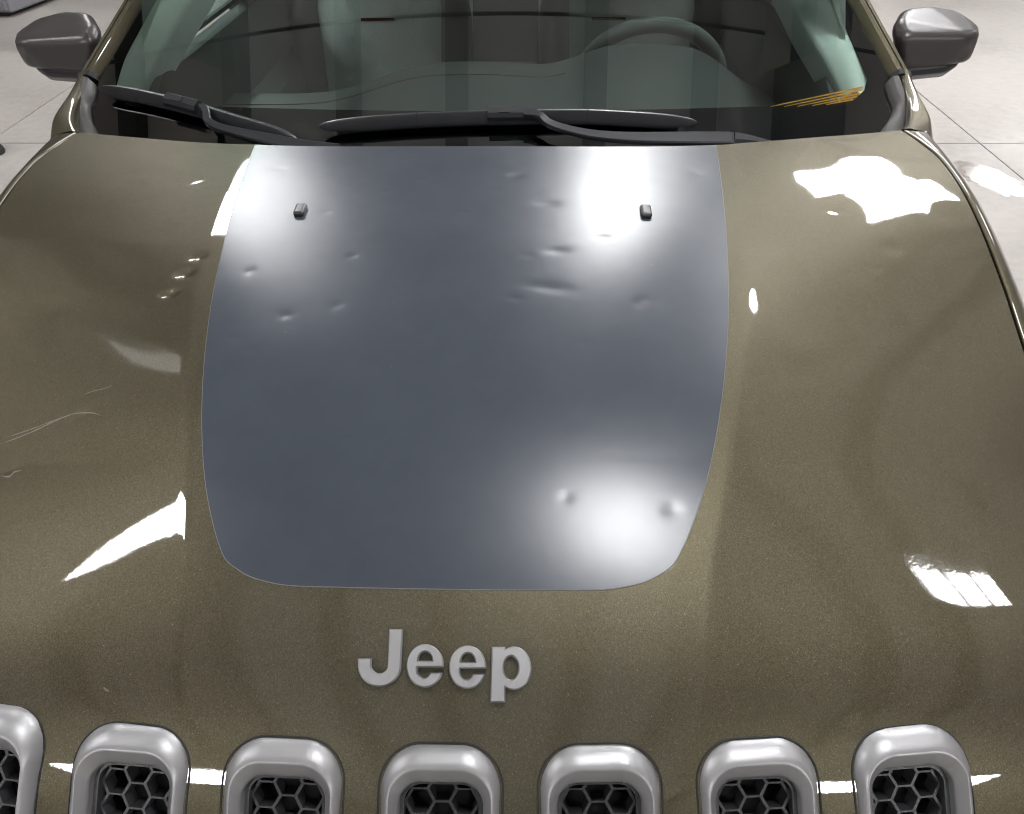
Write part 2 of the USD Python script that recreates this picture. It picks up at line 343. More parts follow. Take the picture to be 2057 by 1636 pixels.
for k, x in enumerate((-4.3, -3.35, -2.36, -1.38, -.48, .645, 1.55, 2.6, 3.6, 4.6)):
    obj('joist', bx((x, 1.3, Z_CEIL-.10), (.17, 24, .196)), M_joist if abs(x) < 2.5 else M_beam, ce)
obj('conduit', bx((-.3, 2.72, Z_CEIL-.26), (9, .02, .02)), M_beam, ce)

door = xf('added_dark_door', loc=(-5.85, 2.1, 4.5)); tag(door, 'added slate grey door shape flat under the ceiling, darkening the reflection in the left side of the hood', 'door')  # unseen dark sheet, added to darken the left hood reflection
M_door = plain('door_slate', (.050, .055, .068), .5)
for k in range(2): obj('panel', rbox((0, -.32+k*.63, 0), (3.3, .62, .05), .008, 1), M_door, door)
door2 = xf('added_dark_door', loc=(-6.2, 6.2, 4.8)); tag(door2, 'added brown door shape flat under the ceiling, darkening the reflection at the rear left of the hood', 'door')  # second unseen sheet, added to darken the rear left reflection
M_door2 = plain('door_brown', (.075, .064, .05), .5)
M_door2b = plain('door_brown_streak', (.15, .135, .10), .6, noise=.3, nscale=3)  # paler panels, put in to streak the hood reflection
for k in range(8): obj('panel', rbox((0, -2.2+k*.62, 0), (5.0, .61, .05), .008, 1), M_door2b if k in (1, 2, 5) else M_door2, door2)
dim = xf('ceiling_light', loc=(-4.46, 3.16, 4.5)); tag(dim, 'added dim glowing panel mirrored as a pale bar in the left side of the hood', 'ceiling light')  # added glowing panel that makes the pale bar in the paint
obj('housing', bx((0, 0, .05), (.38, .34, .06)), M_house, dim); obj('glow_panel', rbox((.04, 0, .008), (.25, .30, .022), .009, 1), mat('added_glow', {'e': ('emission', dict(color=(1.0, .97, .92), strength=.7))}, surface='e.emission'), dim)

for y_ in (3.4, 5.05, 7.3, 9.6): obj('added_purlin', bx((4.9, y_, Z_CEIL-.07), (4.4, .22, .136)), M_beam, ce)  # unseen dark strips, added to break up the hood reflections
for y_ in (4.1, 7.4, 9.4): obj('added_purlin', bx((-4.9, y_, Z_CEIL-.07), (4.4, .22, .136)), M_beam, ce)
obj('added_duct', trimesh.creation.cylinder(.28, segment=[(2.3, -6, 4.95), (2.3, 11, 4.95)], sections=24), plain('duct_grey', (.16, .155, .15), .5), ce)  # unseen duct, added as a dark band for the paint to mirror

# dark things at the edge of the shop floor, top left and left
cab = xf('storage_rack', loc=(-5.18, 7.42, 0), rz=-6); tag(cab, 'low grey corrugated storage bin standing on the concrete beyond the left mirror', 'bin')
obj('body', rbox((0, 0, .19), (1.5, .7, .30), .02), plain('bin_grey', (.20, .20, .215), .5, noise=.1), cab)
for k in range(12): obj('rib', bx((-.68+k*.124, -.362, .19), (.05, .024, .25)), 'bin_grey' and UsdShade.Material.Get(stage, '/World/Looks/bin_grey'), cab)
for k in (-.6, .6): obj('foot', bx((k, 0, .02), (.10, .6, .04)), M_black, cab)
mt = obj('floor_mat', rbox((-4.62, 8.0, .03), (.42, .5, .04), .01), M_rubber); tag(mt, 'small black rubber block on the floor beside the grey bin', 'block')
cone = xf('rubber_bollard', loc=(-2.935, 3.84, 0)); tag(cone, 'black rubber post just entering the picture at the left floor joint', 'post')
obj('base', trimesh.creation.revolve([(0, 0), (.06, 0), (.064, .012), (.06, .03), (.050, .045), (0, .045)], sections=32), M_rubber, cone, smooth=40)
obj('stem', trimesh.creation.revolve([(0, .04), (.05, .045), (.047, .20), (.05, .24), (.03, .255), (0, .257)], sections=32), M_rubber, cone, smooth=40)

# ================================================================== the car
car = xf('parked_car'); tag(car, 'olive metallic off-road car with a dented hood, satin dark decal and seven silver grille surrounds', 'car')

# -------- grille openings: local frames
PITCH_X = .1495
def slot_frame(i):
    x = (i-4)*PITCH_X+.0035; a = math.atan(.22*x)
    U = np.array([math.cos(a), math.sin(a), 0]); V0 = np.array([0, .68, .733]); V = V0-U*(V0@U); V /= np.linalg.norm(V)
    N = np.cross(U, V)
    if N[1] > 0: N = -N
    o = np.array([x, -.022, .922])+np.array([0, .12*x*x, (.03 if x < 0 else -.012)*x*x])-.0175*np.array([0, .68, .733])      # top of the crest
    return o, U, V, N
SW, SH, SR = .097, .30, .030      # crest outline: width, height, corner radius
def rrect(w, h, r, n=12, top=0):
    """rounded rectangle, top edge at v = top, counter clockwise"""
    pts = []
    for cx, cy, a0 in ((w/2-r, top-r, 0), (-w/2+r, top-r, 90), (-w/2+r, top-h+r, 180), (w/2-r, top-h+r, 270)):
        for k in range(n+1):
            a = math.radians(a0+90*k/n); pts.append((cx+r*math.cos(a), cy+r*math.sin(a)))
    return np.array(pts)
# -------- hood skin
NU, NS = 460, 520
ug = np.linspace(-1, 1, NU); sg = np.r_[np.linspace(.0, .18, 30)[:-1], np.linspace(.18, 1, NS-29)]
def Wd(s): return clampS(_W, s)
X = ug[None, :]*Wd(sg)[:, None]; S = np.broadcast_to(sg[:, None], X.shape)
HP = bonnet(X, S)
cen = (HP[:-1, :-1]+HP[1:, 1:])/2
keep = np.ones(cen.shape[:2], bool)
for i in range(1, 8):
    o, U, V, N = slot_frame(i)
    d = cen-o; lu, lv, ln = d@U, d@V, d@N
    w, h, r = SW-.004, SH, SR
    qx, qy = np.abs(lu)-(w/2-r), np.abs(lv+h/2+.002)-(h/2-r)
    sdv = np.hypot(np.maximum(qx, 0), np.maximum(qy, 0))+np.minimum(np.maximum(qx, qy), 0)-r
    keep &= ~((sdv < 0) & (np.abs(ln) < .06) & (lv < -.004))
hood_mesh = grid(HP, keep=keep)
ntop = hood_mesh.face_normals[len(hood_mesh.faces)//4]
if ntop[2] < 0: hood_mesh.invert()
def strip(A, B, flip=False): return grid(np.stack([A, B], 1), flip)
k0 = int(np.argmin(np.abs(sg-s_of_y(-.08))))
dn = np.array([0, 0, -.022])
edges = [strip(HP[-1], HP[-1]+np.array([0, -.004, -.016])), strip(HP[k0:, 0], HP[k0:, 0]+dn+[.004, 0, 0]), strip(HP[k0:, -1], HP[k0:, -1]+dn-[.004, 0, 0])]
hood = obj('hood', hood_mesh, M_paint, car, smooth=True)
obj('rolled_edge', cat(*edges), M_paint, hood)

# -------- satin decal
_dw = PchipInterpolator(s_of_y(np.array([.1165, .1172, .1195, .124, .131, .141, .155, .185, .228, .305, .413, .527, .737, .958])-np.array([0]*14)), [.150, .166, .183, .203, .219, .2345, .2445, .2605, .279, .304, .331, .353, .382, .406])
sa = s_of_y(.1165)
# the bow of the sheet is already in bonnet(): subtract it from the y used above
tt = np.r_[sa+(s_of_y(.16)-sa)*np.linspace(0, 1, 60)[:-1]**2, np.linspace(s_of_y(.16), .9985, 380)]
du = np.linspace(-1, 1, 300)
DX = du[None, :]*_dw(tt)[:, None]; DS = np.broadcast_to(tt[:, None], DX.shape)
DP = bonnet(DX, DS, np.full(DX.shape, .0007))
dm = grid(DP)
if dm.face_normals[1000][2] < 0: dm.invert()
dec = obj('hood_decal', dm, M_decal, car, smooth=True)
ring = np.vstack([DP[::-1, 0], DP[0, 1:], DP[1:, -1]]); rxs = np.r_[DX[::-1, 0], DX[0, 1:], DX[1:, -1]]; rss = np.r_[DS[::-1, 0], DS[0, 1:], DS[1:, -1]]
rn = bonnet_n(rxs, rss); tn = np.gradient(ring, axis=0); tn /= np.linalg.norm(tn, axis=1)[:, None]; out = np.cross(tn, rn)
if out[5] @ np.array([-1, 0, 0]) < 0: out = -out
em = grid(np.stack([ring-out*.0002+rn*.0001, ring+out*.0005-rn*.0001, ring+out*.0007-rn*.0010], 1))
obj('cut_edge', em, M_decal_edge, dec)

M_scratch = plain('scratched_clearcoat', (.15, .135, .105), .4)
def scratch(pts, w=.0005, n=24):
    p = smooth_path(pts, n); q = solve_px(p[:, 0], p[:, 1]); c = bonnet(q[:, 0], q[:, 1], np.full(n, .00025)); nn = bonnet_n(q[:, 0], q[:, 1])
    T = np.gradient(c, axis=0); T /= np.linalg.norm(T, axis=1)[:, None]; B = np.cross(T, nn); k = np.linspace(0, 1, n)
    ww = (1.5*w*np.clip(np.sin(math.pi*k)*1.6, .15, 1)*(.6+.5*rng.random(n)))[:, None]
    m = grid(np.stack([c-B*ww, c+B*ww], 1))
    if m.face_normals[:, 2].mean() < 0: m.invert()
    return m
for pts, w in (([(165, 796), (185, 787), (210, 781), (230, 774)], .0004), ([(0, 893), (60, 870), (130, 838), (165, 826)], .0007), ([(8, 880), (70, 860), (128, 836)], .0005),
               ([(145, 833), (175, 829), (205, 836)], .0006), ([(2, 955), (18, 958), (30, 948), (45, 946)], .0009),
               ([(207, 1381), (214, 1386), (220, 1390)], .0007)):
    obj('scratch', scratch([(a, b) for a, b in pts], w), M_scratch, hood)
for k in range(26):
    px, py = rng.uniform(40, 2020), rng.uniform(330, 1430)
    q = solve_px(px, py); c = bonnet(q[:, 0], q[:, 1], np.array([.0009]))[0]; r = rng.uniform(.0004, .0008)
    t_ = trimesh.creation.icosphere(1, r); t_.vertices *= [1, 1, .4]; t_.apply_translation(c); chips = t_ if k == 0 else cat(chips, t_)
tag(obj('dust_specks', chips, M_scratch, hood), kind='stuff')

# -------- washer jets
for (px, py) in ((603.5, 427), (1297, 430)):
    q = solve_px(px, py); c = bonnet(q[:, 0], q[:, 1])[0]; n = bonnet_n(q[:, 0], q[:, 1])[0]
    Rm = np.eye(4); y_ = np.array([0, 1, 0])-n*n[1]; y_ /= np.linalg.norm(y_); Rm[:3, 0] = np.cross(y_, n); Rm[:3, 1] = y_; Rm[:3, 2] = n; Rm[:3, 3] = c
    t = xf('washer_jet', car)
    a = rbox((0, .002, .003), (.017, .030, .010), .0045); a.apply_transform(Rm); obj('body', a, M_mesh, t, smooth=50)
    a = rbox((0, -.012, .0022), (.013, .006, .008), .0024); a.apply_transform(Rm); obj('nozzle', a, M_rubber, t, smooth=50)

# -------- badge letters
def ell(cx, cy, rx, ry, n=72): return Polygon([(cx+rx*math.cos(2*math.pi*k/n), cy+ry*math.sin(2*math.pi*k/n)) for k in range(n)])
def arc(cx, cy, rx, ry, a0, a1, n=24): return [(cx+rx*math.cos(math.radians(a0+(a1-a0)*k/n)), cy+ry*math.sin(math.radians(a0+(a1-a0)*k/n))) for k in range(n+1)]
def letter_J(): return Polygon([(120, 547)]+arc(248, 592, 128, 119, 180, 0)+[(386, 377), (303, 377)]+arc(248, 586, 46, 47, 0, 180)+[(204, 547)])
def letter_e(dx, dy):
    g = ell(515, 590, 110, 127)
    g = g.difference(ell(518, 560, 40, 50).intersection(sbox(400, 400, 700, 560)))
    g = g.difference(unary_union([sbox(474, 600, 700, 629), ell(510, 612, 38, 48).intersection(sbox(400, 612, 700, 700))]))
    return affinity.translate(g, dx, dy)
def letter_p():
    g = unary_union([Polygon([(904, 479), (986, 479), (986, 802), (896, 802)]), ell(1036, 604, 103, 127).intersection(sbox(930, 400, 1200, 800))])
    return g.difference(ell(1019, 602, 42, 67))
badge = xf('badge', car, )
def lift(poly, h0, h1):
    m = trimesh.creation.extrude_polygon(poly.segmentize(12.0), 1.0, engine='earcut')
    v = m.vertices; u, idx = np.unique(np.round(v[:, :2], 4), axis=0, return_inverse=True)
    q = solve_px(680+u[:, 0]/2.9386, 1136+u[:, 1]/2.9386); idx = np.asarray(idx).ravel()
    m.vertices = bonnet(q[idx, 0], q[idx, 1], np.where(v[:, 2] > .5, h1, h0)); m.fix_normals(); return m
for nm, g in (('J', letter_J()), ('e', letter_e(0, 0)), ('e', letter_e(249, 8)), ('p', letter_p())):
    g = affinity.translate(g, 0, 6).buffer(0)
    if g.geom_type != 'Polygon': g = max(g.geoms, key=lambda a: a.area)
    g = orient(g); rq, bevs = [], []
    for r_ in [g.exterior]+list(g.interiors):
        p = np.array(r_.segmentize(14.0).coords)[:-1]
        p = p[np.linalg.norm(p-np.roll(p, 1, 0), axis=1) > .05]
        d1 = p-np.roll(p, 1, 0); d2 = np.roll(p, -1, 0)-p
        n1, n2 = [np.stack([-d[:, 1], d[:, 0]], 1)/np.linalg.norm(d, axis=1)[:, None] for d in (d1, d2)]
        q = p+8.5*(n1+n2)/np.maximum(1+np.sum(n1*n2, 1), .5)[:, None]; rq.append(q)
        k = len(p); v = np.vstack([p, q]); qq = solve_px(680+v[:, 0]/2.9386, 1136+v[:, 1]/2.9386)
        i_ = np.arange(k); j_ = (i_+1) % k
        bv = trimesh.Trimesh(bonnet(qq[:, 0], qq[:, 1], np.r_[np.full(k, .0048), np.full(k, .0086)]), np.vstack([np.c_[i_, j_, j_+k], np.c_[i_, j_+k, i_+k]]), process=False)
        if bv.face_normals[:, 2].mean() < 0: bv.invert()
        bevs.append(bv)
    gi = Polygon(rq[0], rq[1:]).buffer(0)
    obj('letter', cat(*[lift(k, .0060, .0086) for k in getattr(gi, 'geoms', [gi])], *bevs), M_badge, badge, smooth=12)
    obj('letter_side', lift(g, -.0015, .0047), M_badge_side, badge)

# -------- grille surrounds and honeycomb inserts
hexa = []
cr = .0132
for a in range(-6, 7):
    for b in range(-14, 6):
        hexa.append((a*cr*1.62, b*cr*1.82+(a % 2)*cr*.91))
def hexp(cx, cy, r): return Polygon([(cx+r*math.cos(math.radians(60*k)), cy+r*math.sin(math.radians(60*k))*1.03) for k in range(6)])
prof = [(-.0112, -.045), (-.0104, -.022), (-.0092, -.0140), (-.0066, -.0072), (-.0030, -.0020), (-.0008, -.0002), (.0, .0), (.0008, -.0005), (.0064, -.0090), (.0076, -.0112), (.0084, -.0135), (.0084, -.050)]
for i in range(1, 8):
    o, U, V, N = slot_frame(i)
    def place(p2, nn): p2 = np.asarray(p2); return o+p2[:, :1]*U+p2[:, 1:2]*V+np.asarray(nn)[:, None]*N
    t = xf('grille_opening', car)
    R = []
    for d, n in prof:
        tp = -d*(1.9 if d < 0 else 2.0); r = max(SR-d, .012); c = rrect(SW-2*d, SH+tp-d, r, top=tp); R.append(place(c, np.full(len(c), n)))
    R = np.array(R); R = np.concatenate([R, R[:, :1]], 1)
    m = grid(R); m.merge_vertices(); m.fix_normals()
    if m.vertex_normals[np.argmax(m.vertices@N)] @ N < 0: m.invert()
    obj('surround', m, M_silver, t, smooth=33)
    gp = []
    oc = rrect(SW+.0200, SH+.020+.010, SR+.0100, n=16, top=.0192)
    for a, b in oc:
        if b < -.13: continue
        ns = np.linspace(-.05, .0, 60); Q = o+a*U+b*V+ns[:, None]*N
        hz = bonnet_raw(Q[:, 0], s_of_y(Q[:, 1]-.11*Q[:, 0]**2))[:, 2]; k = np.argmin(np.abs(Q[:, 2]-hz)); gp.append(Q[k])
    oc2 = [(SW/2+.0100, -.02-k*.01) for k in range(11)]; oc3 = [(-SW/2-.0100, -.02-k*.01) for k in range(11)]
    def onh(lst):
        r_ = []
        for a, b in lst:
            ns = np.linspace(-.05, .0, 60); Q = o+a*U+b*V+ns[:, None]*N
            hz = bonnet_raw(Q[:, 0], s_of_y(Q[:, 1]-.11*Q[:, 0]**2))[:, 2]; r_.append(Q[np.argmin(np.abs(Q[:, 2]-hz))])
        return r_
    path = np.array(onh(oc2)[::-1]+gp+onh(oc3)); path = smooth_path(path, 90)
    obj('gap_shade', sweep(path, [(.0011*math.cos(q), .0009*math.sin(q)) for q in np.linspace(0, 2*math.pi, 8, endpoint=False)], N), M_rubber, t, smooth=True)  # thin black line standing in for the shade in the gap around the ring
    inner = Polygon(rrect(SW-.0168, SH-.0168, .021, top=-.0166))
    lip = inner.difference(inner.buffer(-.0045))
    hole = unary_union([hexp(x, y-.052, cr*1.0-.0) for x, y in hexa]).intersection(inner)
    web = inner.difference(unary_union([hexp(x, y-.052, cr*.945) for x, y in hexa])).buffer(0)
    def solid(poly, n0, n1):
        ms = []
        for g in getattr(poly, 'geoms', [poly]):
            if g.geom_type != 'Polygon' or g.area < 1e-7: continue
            e = trimesh.creation.extrude_polygon(g, 1.0, engine='earcut'); e.vertices = place(e.vertices[:, :2], n0+(n1-n0)*e.vertices[:, 2]); e.fix_normals(); ms.append(e)
        return cat(*ms)
    obj('honeycomb', solid(web, -.044, -.0265), M_mesh, t)
    obj('inner_lip', solid(lip, -.042, -.0195), M_mesh, t)
    bp = place(rrect(SW, SH, SR, top=0), np.full(52, -.062)); bp2 = np.vstack([bp, bp.mean(0)])
    obj('backing', trimesh.Trimesh(bp2, [[k, (k+1) % 52, 52] for k in range(52)], process=False), M_dark, t)

# -------- headlights, at the ends of the grille
for s in (-1, 1):
    xs = np.linspace(.588, .745, 24); ys = np.linspace(S_K[3], S_K[6]+.005, 14)
    A, B = np.meshgrid(s*xs, ys); Pm = bonnet(A, B, np.full(A.shape, .004))
    m = grid(Pm); m.fix_normals(); obj('headlight', m, M_frit, car, smooth=True)

# -------- fenders
for s in (-1, 1):
    f = xf('fender', car)
    yy = np.linspace(S_K[4], 1, 120)
    e0 = bonnet_raw(s*Wd(yy), yy); Yv = e0[:, 1]
    flare = .030*np.exp(-((Yv-.42)/.26)**2)
    prof_f = [(.0045, -.020, 0), (.0045, -.0035, 0), (.0062, -.0010, 0), (.010, .0, 0), (.018, -.0035, 0), (.030, -.014, .1), (.045, -.038, .3), (.060, -.075, .6), (.078, -.125, .9), (.100, -.165, 1.1), (.122, -.19, 1.2), (.135, -.23, 1.2), (.135, -.33, 1.1), (.12, -.55, .6)]
    rows = []
    wv = .765-Wd(yy)          # where the hood corner is cut back the fender fills it
    for a, b, c in prof_f:
        off = a+flare*c+(wv if a > .0105 else 0)
        rows.append(np.stack([e0[:, 0]+s*off, Yv, e0[:, 2]+b-(.0 if a < .01 else 0)], -1))
    G = np.array(rows); m = grid(G); m.fix_normals()
    if m.face_normals[np.argmax(m.triangles_center[:, 2])][2] < 0: m.invert()
    obj('wing_panel', m, M_paint, f, smooth=40)
    obj('gap_seal', sweep(e0+np.array([s*.002, 0, -.021]), [(-.006, -.004), (.006, -.004), (.006, .0), (-.006, 0)], [0, 0, 1]), M_rubber, f)
    # rear part running up to the foot of the windscreen pillar
    c0 = e0[-1]
    pin = smooth_path([c0+[s*.004, .004, 0], [s*.772, 1.075, 1.136], [s*.790, 1.14, 1.145], [s*.797, 1.222, 1.172]], 30)
    ptop = smooth_path([G[4, -1], [s*.806, 1.075, 1.139], [s*.812, 1.14, 1.150], [s*.812, 1.222, 1.177]], 30)
    pout = smooth_path([G[6, -1], [s*.814, 1.075, 1.128], [s*.819, 1.14, 1.138], [s*.820, 1.222, 1.162]], 30)
    plow = smooth_path([G[-2, -1], [s*.86, 1.075, .80], [s*.86, 1.14, .80], [s*.86, 1.222, .80]], 30)
    pin2 = pin+np.array([0, 0, -.03])
    m = grid(np.array([pin2, pin, pin+(ptop-pin)*.3+[0, 0, .003], ptop, ptop+(pout-ptop)*.45+[s*.001, 0, .003], pout, pout+(plow-pout)*.2+[s*.006, 0, 0], plow])); m.fix_normals()
    if m.face_normals[np.argmax(m.triangles_center[:, 2])][2] < 0: m.invert()
    obj('rear_panel', m, M_paint, f, smooth=60)
    obj('door_skin', bx((s*.885, 2.15, .68), (.02, 1.74, .60)), M_paint, car)
obj('bumper', rbox((0, .14, .46), (1.5, .30, .26), .06), M_black, car, smooth=50)
obj('underbody', bx((0, 1.6, .42), (1.6, 2.6, .10)), M_dark, car)
obj('engine_bay', bx((0, .53, .72), (1.40, .80, .40)), M_dark, car)

# -------- windscreen
def sheet(poly, fn, cell=.05):
    x0_, y0_, x1_, y1_ = poly.bounds; ms = []
    for a in np.arange(math.floor(x0_/cell), math.ceil(x1_/cell)):
        for b in np.arange(math.floor(y0_/cell), math.ceil(y1_/cell)):
            g = poly.intersection(sbox(a*cell, b*cell, (a+1)*cell, (b+1)*cell))
            for q in getattr(g, 'geoms', [g]):
                if q.geom_type == 'Polygon' and q.area > 1e-9:
                    v, f = trimesh.creation.triangulate_polygon(q, engine='earcut'); ms.append(trimesh.Trimesh(fn(v[:, 0], v[:, 1]), f, process=False))
    m = cat(*ms); m.merge_vertices(digits_vertex=6)
    if m.face_normals[:, 2].mean() < 0: m.invert()
    return m
def edge_x(y): return .790-.305*(y-1.222)
base = [(x, .965+.10*x*x) for x in np.linspace(-.80, .80, 33)]
outer = Polygon(base+[(.815, 1.06), (edge_x(1.14), 1.14), (edge_x(1.80), 1.80)]+[(-edge_x(1.80), 1.80), (-edge_x(1.14), 1.14), (-.815, 1.06)])
inn = [(x, 1.112+.10*x*x) for x in np.linspace(-.672, .672, 29)]
inner = Polygon(inn+[(.705, 1.168), (.728, 1.190), (.738, 1.215), (.722, 1.29), (.700, 1.40), (.590, 1.76), (-.590, 1.76), (-.700, 1.40), (-.722, 1.29), (-.738, 1.215), (-.728, 1.190), (-.705, 1.168)])
ws = obj('windscreen', sheet(outer, screen, .04), M_glass, car, smooth=True)
obj('black_border', sheet(outer.difference(inner), lambda x, y: screen(x, y, -.004)), M_frit, ws, smooth=True)
def on_sc(px, py, h): return on_screen(px, py, h)
def stripe(p0, p1, w0, w1, h, n=14):
    a, b = np.array(p0, float), np.array(p1, float); k = np.linspace(0, 1, n)[:, None]; m_ = a+(b-a)*k
    w = (w0+(w1-w0)*k)
    A = on_screen(m_[:, 0], m_[:, 1]-w[:, 0]/2, h); B = on_screen(m_[:, 0], m_[:, 1]+w[:, 0]/2, h)
    m = grid(np.stack([A, B], 1)); 
    if m.face_normals[0][2] < 0: m.invert()
    return m
for p0, p1 in (((1548, 214.5), (1733, 175.5)), ((1575, 214.5), (1732, 181.5)), ((1602, 214), (1728, 188)), ((1632, 212.5), (1722, 194)), ((1660, 210.5), (1714, 200))):
    obj('yellow_stripe', stripe(p0, p1, 1.2, 3.6, -.0025), M_yellow, ws)
for k in range(5):
    obj('pale_stripe', stripe((238+k*5, 198+k*3.4), (285-k*1.0, 203+k*2.6), 3.2, 1.6, -.0025), M_cream, ws)

# -------- cowl and its side trims
cx_ = np.linspace(-.74, .74, 60)
rows = [np.stack([cx_, .952+.105*cx_**2, np.full(60, 1.085)-.01*cx_**2], -1), np.stack([cx_, .985+.105*cx_**2, np.full(60, 1.068)], -1), np.stack([cx_, 1.02+.105*cx_**2, np.full(60, 1.070)], -1), np.stack([cx_, 1.045+.105*cx_**2, np.full(60, 1.088)], -1)]
m = grid(np.array(rows)); m.fix_normals()
if m.face_normals[:, 2].mean() < 0: m.invert()
obj('cowl', m, M_black, car, smooth=True)
for side in (-1, 1):
    if side < 0:
        L = [(165, 158), (155, 185), (140, 215), (133, 240), (134, 262), (122, 300)]; Rr = [(190, 168), (187, 190), (178, 215), (181, 238), (191, 258), (206, 300)]
    else:
        L = [(1807, 156), (1818, 185), (1830, 215), (1835, 240), (1832, 258), (1842, 300)]; Rr = [(1781, 165), (1789, 195), (1797, 215), (1788, 238), (1774, 258), (1758, 300)]
    L, Rr = smooth_path(L, 26), smooth_path(Rr, 26)
    A, B = on_screen(L[:, 0], L[:, 1], .012), on_screen(Rr[:, 0], Rr[:, 1], .006)
    k = np.linspace(0, 1, 9); nrm = screen_n(A)
    G = np.array([A+(B-A)*q+nrm*(.010*math.sin(math.pi*q)**.8+.004*math.exp(-((q-.72)/.10)**2)) for q in k]+[B-nrm*.012])
    m = grid(G); m.fix_normals()
    if m.face_normals[:, 2].mean() < 0: m.invert()
    obj('cowl_side_trim', m, M_trim, car, smooth=60)

# -------- windscreen pillars
for s in (-1, 1):
    ys = np.linspace(1.222, 1.80, 30); ctr = screen(s*(np.array([edge_x(v) for v in ys])+.017), ys, .004)
    p = xf('windscreen_pillar', car)
    prof_p = [(-.012, -.02), (-.012, .004), (-.009, .0065), (-.003, .0065), (-.0015, .003), (.0005, .003), (.003, .0095), (.008, .012), (.014, .010), (.022, -.002), (.030, -.03)]
    pr = [(a*(-s), b) for a, b in prof_p]
    m = sweep(ctr, pr, screen_n(ctr)); obj('pillar_skin', m, M_paint, p, smooth=35)
    gl = screen(s*(np.array([edge_x(v) for v in ys])+.002), ys, .0015)
    obj('glass_seal', sweep(gl, [(-.0035, -.004), (.0035, -.004), (.0035, .0022), (-.0035, .0022)], screen_n(gl)), M_rubber, p)
    a = ctr[0]
    obj('joint_cover', sweep(np.array([a+[0, -.006, -.003], a+[0, .004, .003]]), [(q*1.06, w_+.002) for q, w_ in pr], screen_n(np.array([a, a]))), M_rubber, p)
# -------- roof and cabin
RX = np.linspace(-.66, .66, 30); RY = np.linspace(1.74, 3.7, 20); A, B = np.meshgrid(RX, RY)
m = grid(np.stack([A, B, 1.51+.06*np.sin((B-1.74)/1.96*math.pi)-.09*A*A], -1)); m.fix_normals()
if m.face_normals[0][2] < 0: m.invert()
obj('roof', m, M_paint, car, smooth=True)
m2 = m.copy(); m2.apply_translation([0, 0, -.03]); obj('headliner', m2, M_cabin, car, smooth=True)
obj('cabin_floor', bx((0, 2.2, .52), (1.5, 2.4, .05)), M_carpet, car); obj('rear_bulkhead', bx((0, 3.5, .80), (1.5, .04, .56)), M_carpet, car)
for s in (-1, 1):
    d = xf('door_interior', car)
    G = np.array([[[s*.735, v, 1.135], [s*.70, v, 1.16], [s*.675, v, 1.150], [s*.655, v, 1.10], [s*.660, v, .98], [s*.625, v, .94], [s*.62, v, .86], [s*.67, v, .84], [s*.67, v, .55]] for v in np.linspace(1.12, 3.3, 60)])
    G[..., 2] = np.minimum(G[..., 2], screen(G[..., 0], G[..., 1])[..., 2]-.045)
    m = grid(G); m.fix_normals(); obj('door_panel', m, M_dash, d, smooth=30)
    obj('window_channel', sweep(np.array([[s*.712, v, 1.168] for v in np.linspace(1.40, 3.2, 12)]), [(-.006, -.006), (.006, -.006), (.006, .004), (-.006, .004)], [0, 0, 1]), M_rubber, d)
    obj('door_pillar', sweep(np.array([[s*.715, 1.98, 1.12], [s*.63, 2.06, 1.50]]), [(-.05, -.03), (.05, -.03), (.05, .03), (-.05, .03)], [s, 0, 0]), M_carpet, d)
    g = np.array([[[s*.722, v, 1.155], [s*.64, v, 1.48]] for v in (1.30, 1.95)]); 
    m = grid(g); obj('door_window', m, M_sglass, d)
    g = np.array([[[s*.722, v, 1.155], [s*.64, v, 1.48]] for v in (2.1, 3.2)]); m = grid(g); obj('door_window', m, M_sglass, d)
# inner pillar trims, pale cloth-like plastic
for Lp, Rp in ((((219, 190), (226, 160), (233, 130), (262, 70), (291, 14), (330, -60)), ((283, 200), (296, 165), (313, 133), (350, 68), (388, 4), (425, -60))),
               (((1745, 190), (1741, 160), (1735, 125), (1708, 60), (1680, 8), (1640, -60)), ((1690, 200), (1683, 180), (1645, 108), (1616, 60), (1583, -5), (1555, -60)))):
    L, Rr = smooth_path(Lp, 30), smooth_path(Rp, 30)
    A, B = on_screen(L[:, 0], L[:, 1], -.012), on_screen(Rr[:, 0], Rr[:, 1], -.028)
    nrm = screen_n(A); k = np.linspace(0, 1, 9)
    G = np.array([A+(B-A)*q+nrm*.016*math.sin(math.pi*q) for q in k]+[B-nrm*.05]); m = grid(G); m.fix_normals()
    if m.face_normals[:, 2].mean() < 0: m.invert()
    obj('pillar_trim', m, M_cabin, car, smooth=60)
# dashboard
DXs = np.linspace(-.72, .72, 120); DYs = np.linspace(1.06, 1.66, 60); A, B = np.meshgrid(DXs, DYs)
sm = lambda v, a, b: np.clip((v-a)/(b-a), 0, 1)**2*(3-2*np.clip((v-a)/(b-a), 0, 1))
def hump(x, c, w, p=4): return np.exp(-np.abs((x-c)/w)**p)
Z = 1.055-.035*sm(B, 1.1, 1.35)-.010*A*A
Z = Z+.112*hump(A, .372, .205, 3.2)*sm(B, 1.22, 1.56)+.075*hump(A, -.06, .26, 3.)*sm(B, 1.26, 1.55)
Z = Z-.35*sm(B, 1.585, 1.72)
m = grid(np.stack([A, B+.04*A*A, Z], -1)); m.fix_normals()
if m.face_normals[:, 2].mean() < 0: m.invert()
dash = obj('dashboard', m, M_dash, car, smooth=50)
sl = np.linspace(-.66, .62, 90); Bq = np.full(90, 1.50); zq = 1.055-.035-.010*sl*sl+.112*hump(sl, .372, .205, 3.2)*sm(Bq, 1.22, 1.56)+.075*hump(sl, -.06, .26, 3.)*sm(Bq, 1.26, 1.55)
sel = sl < .16
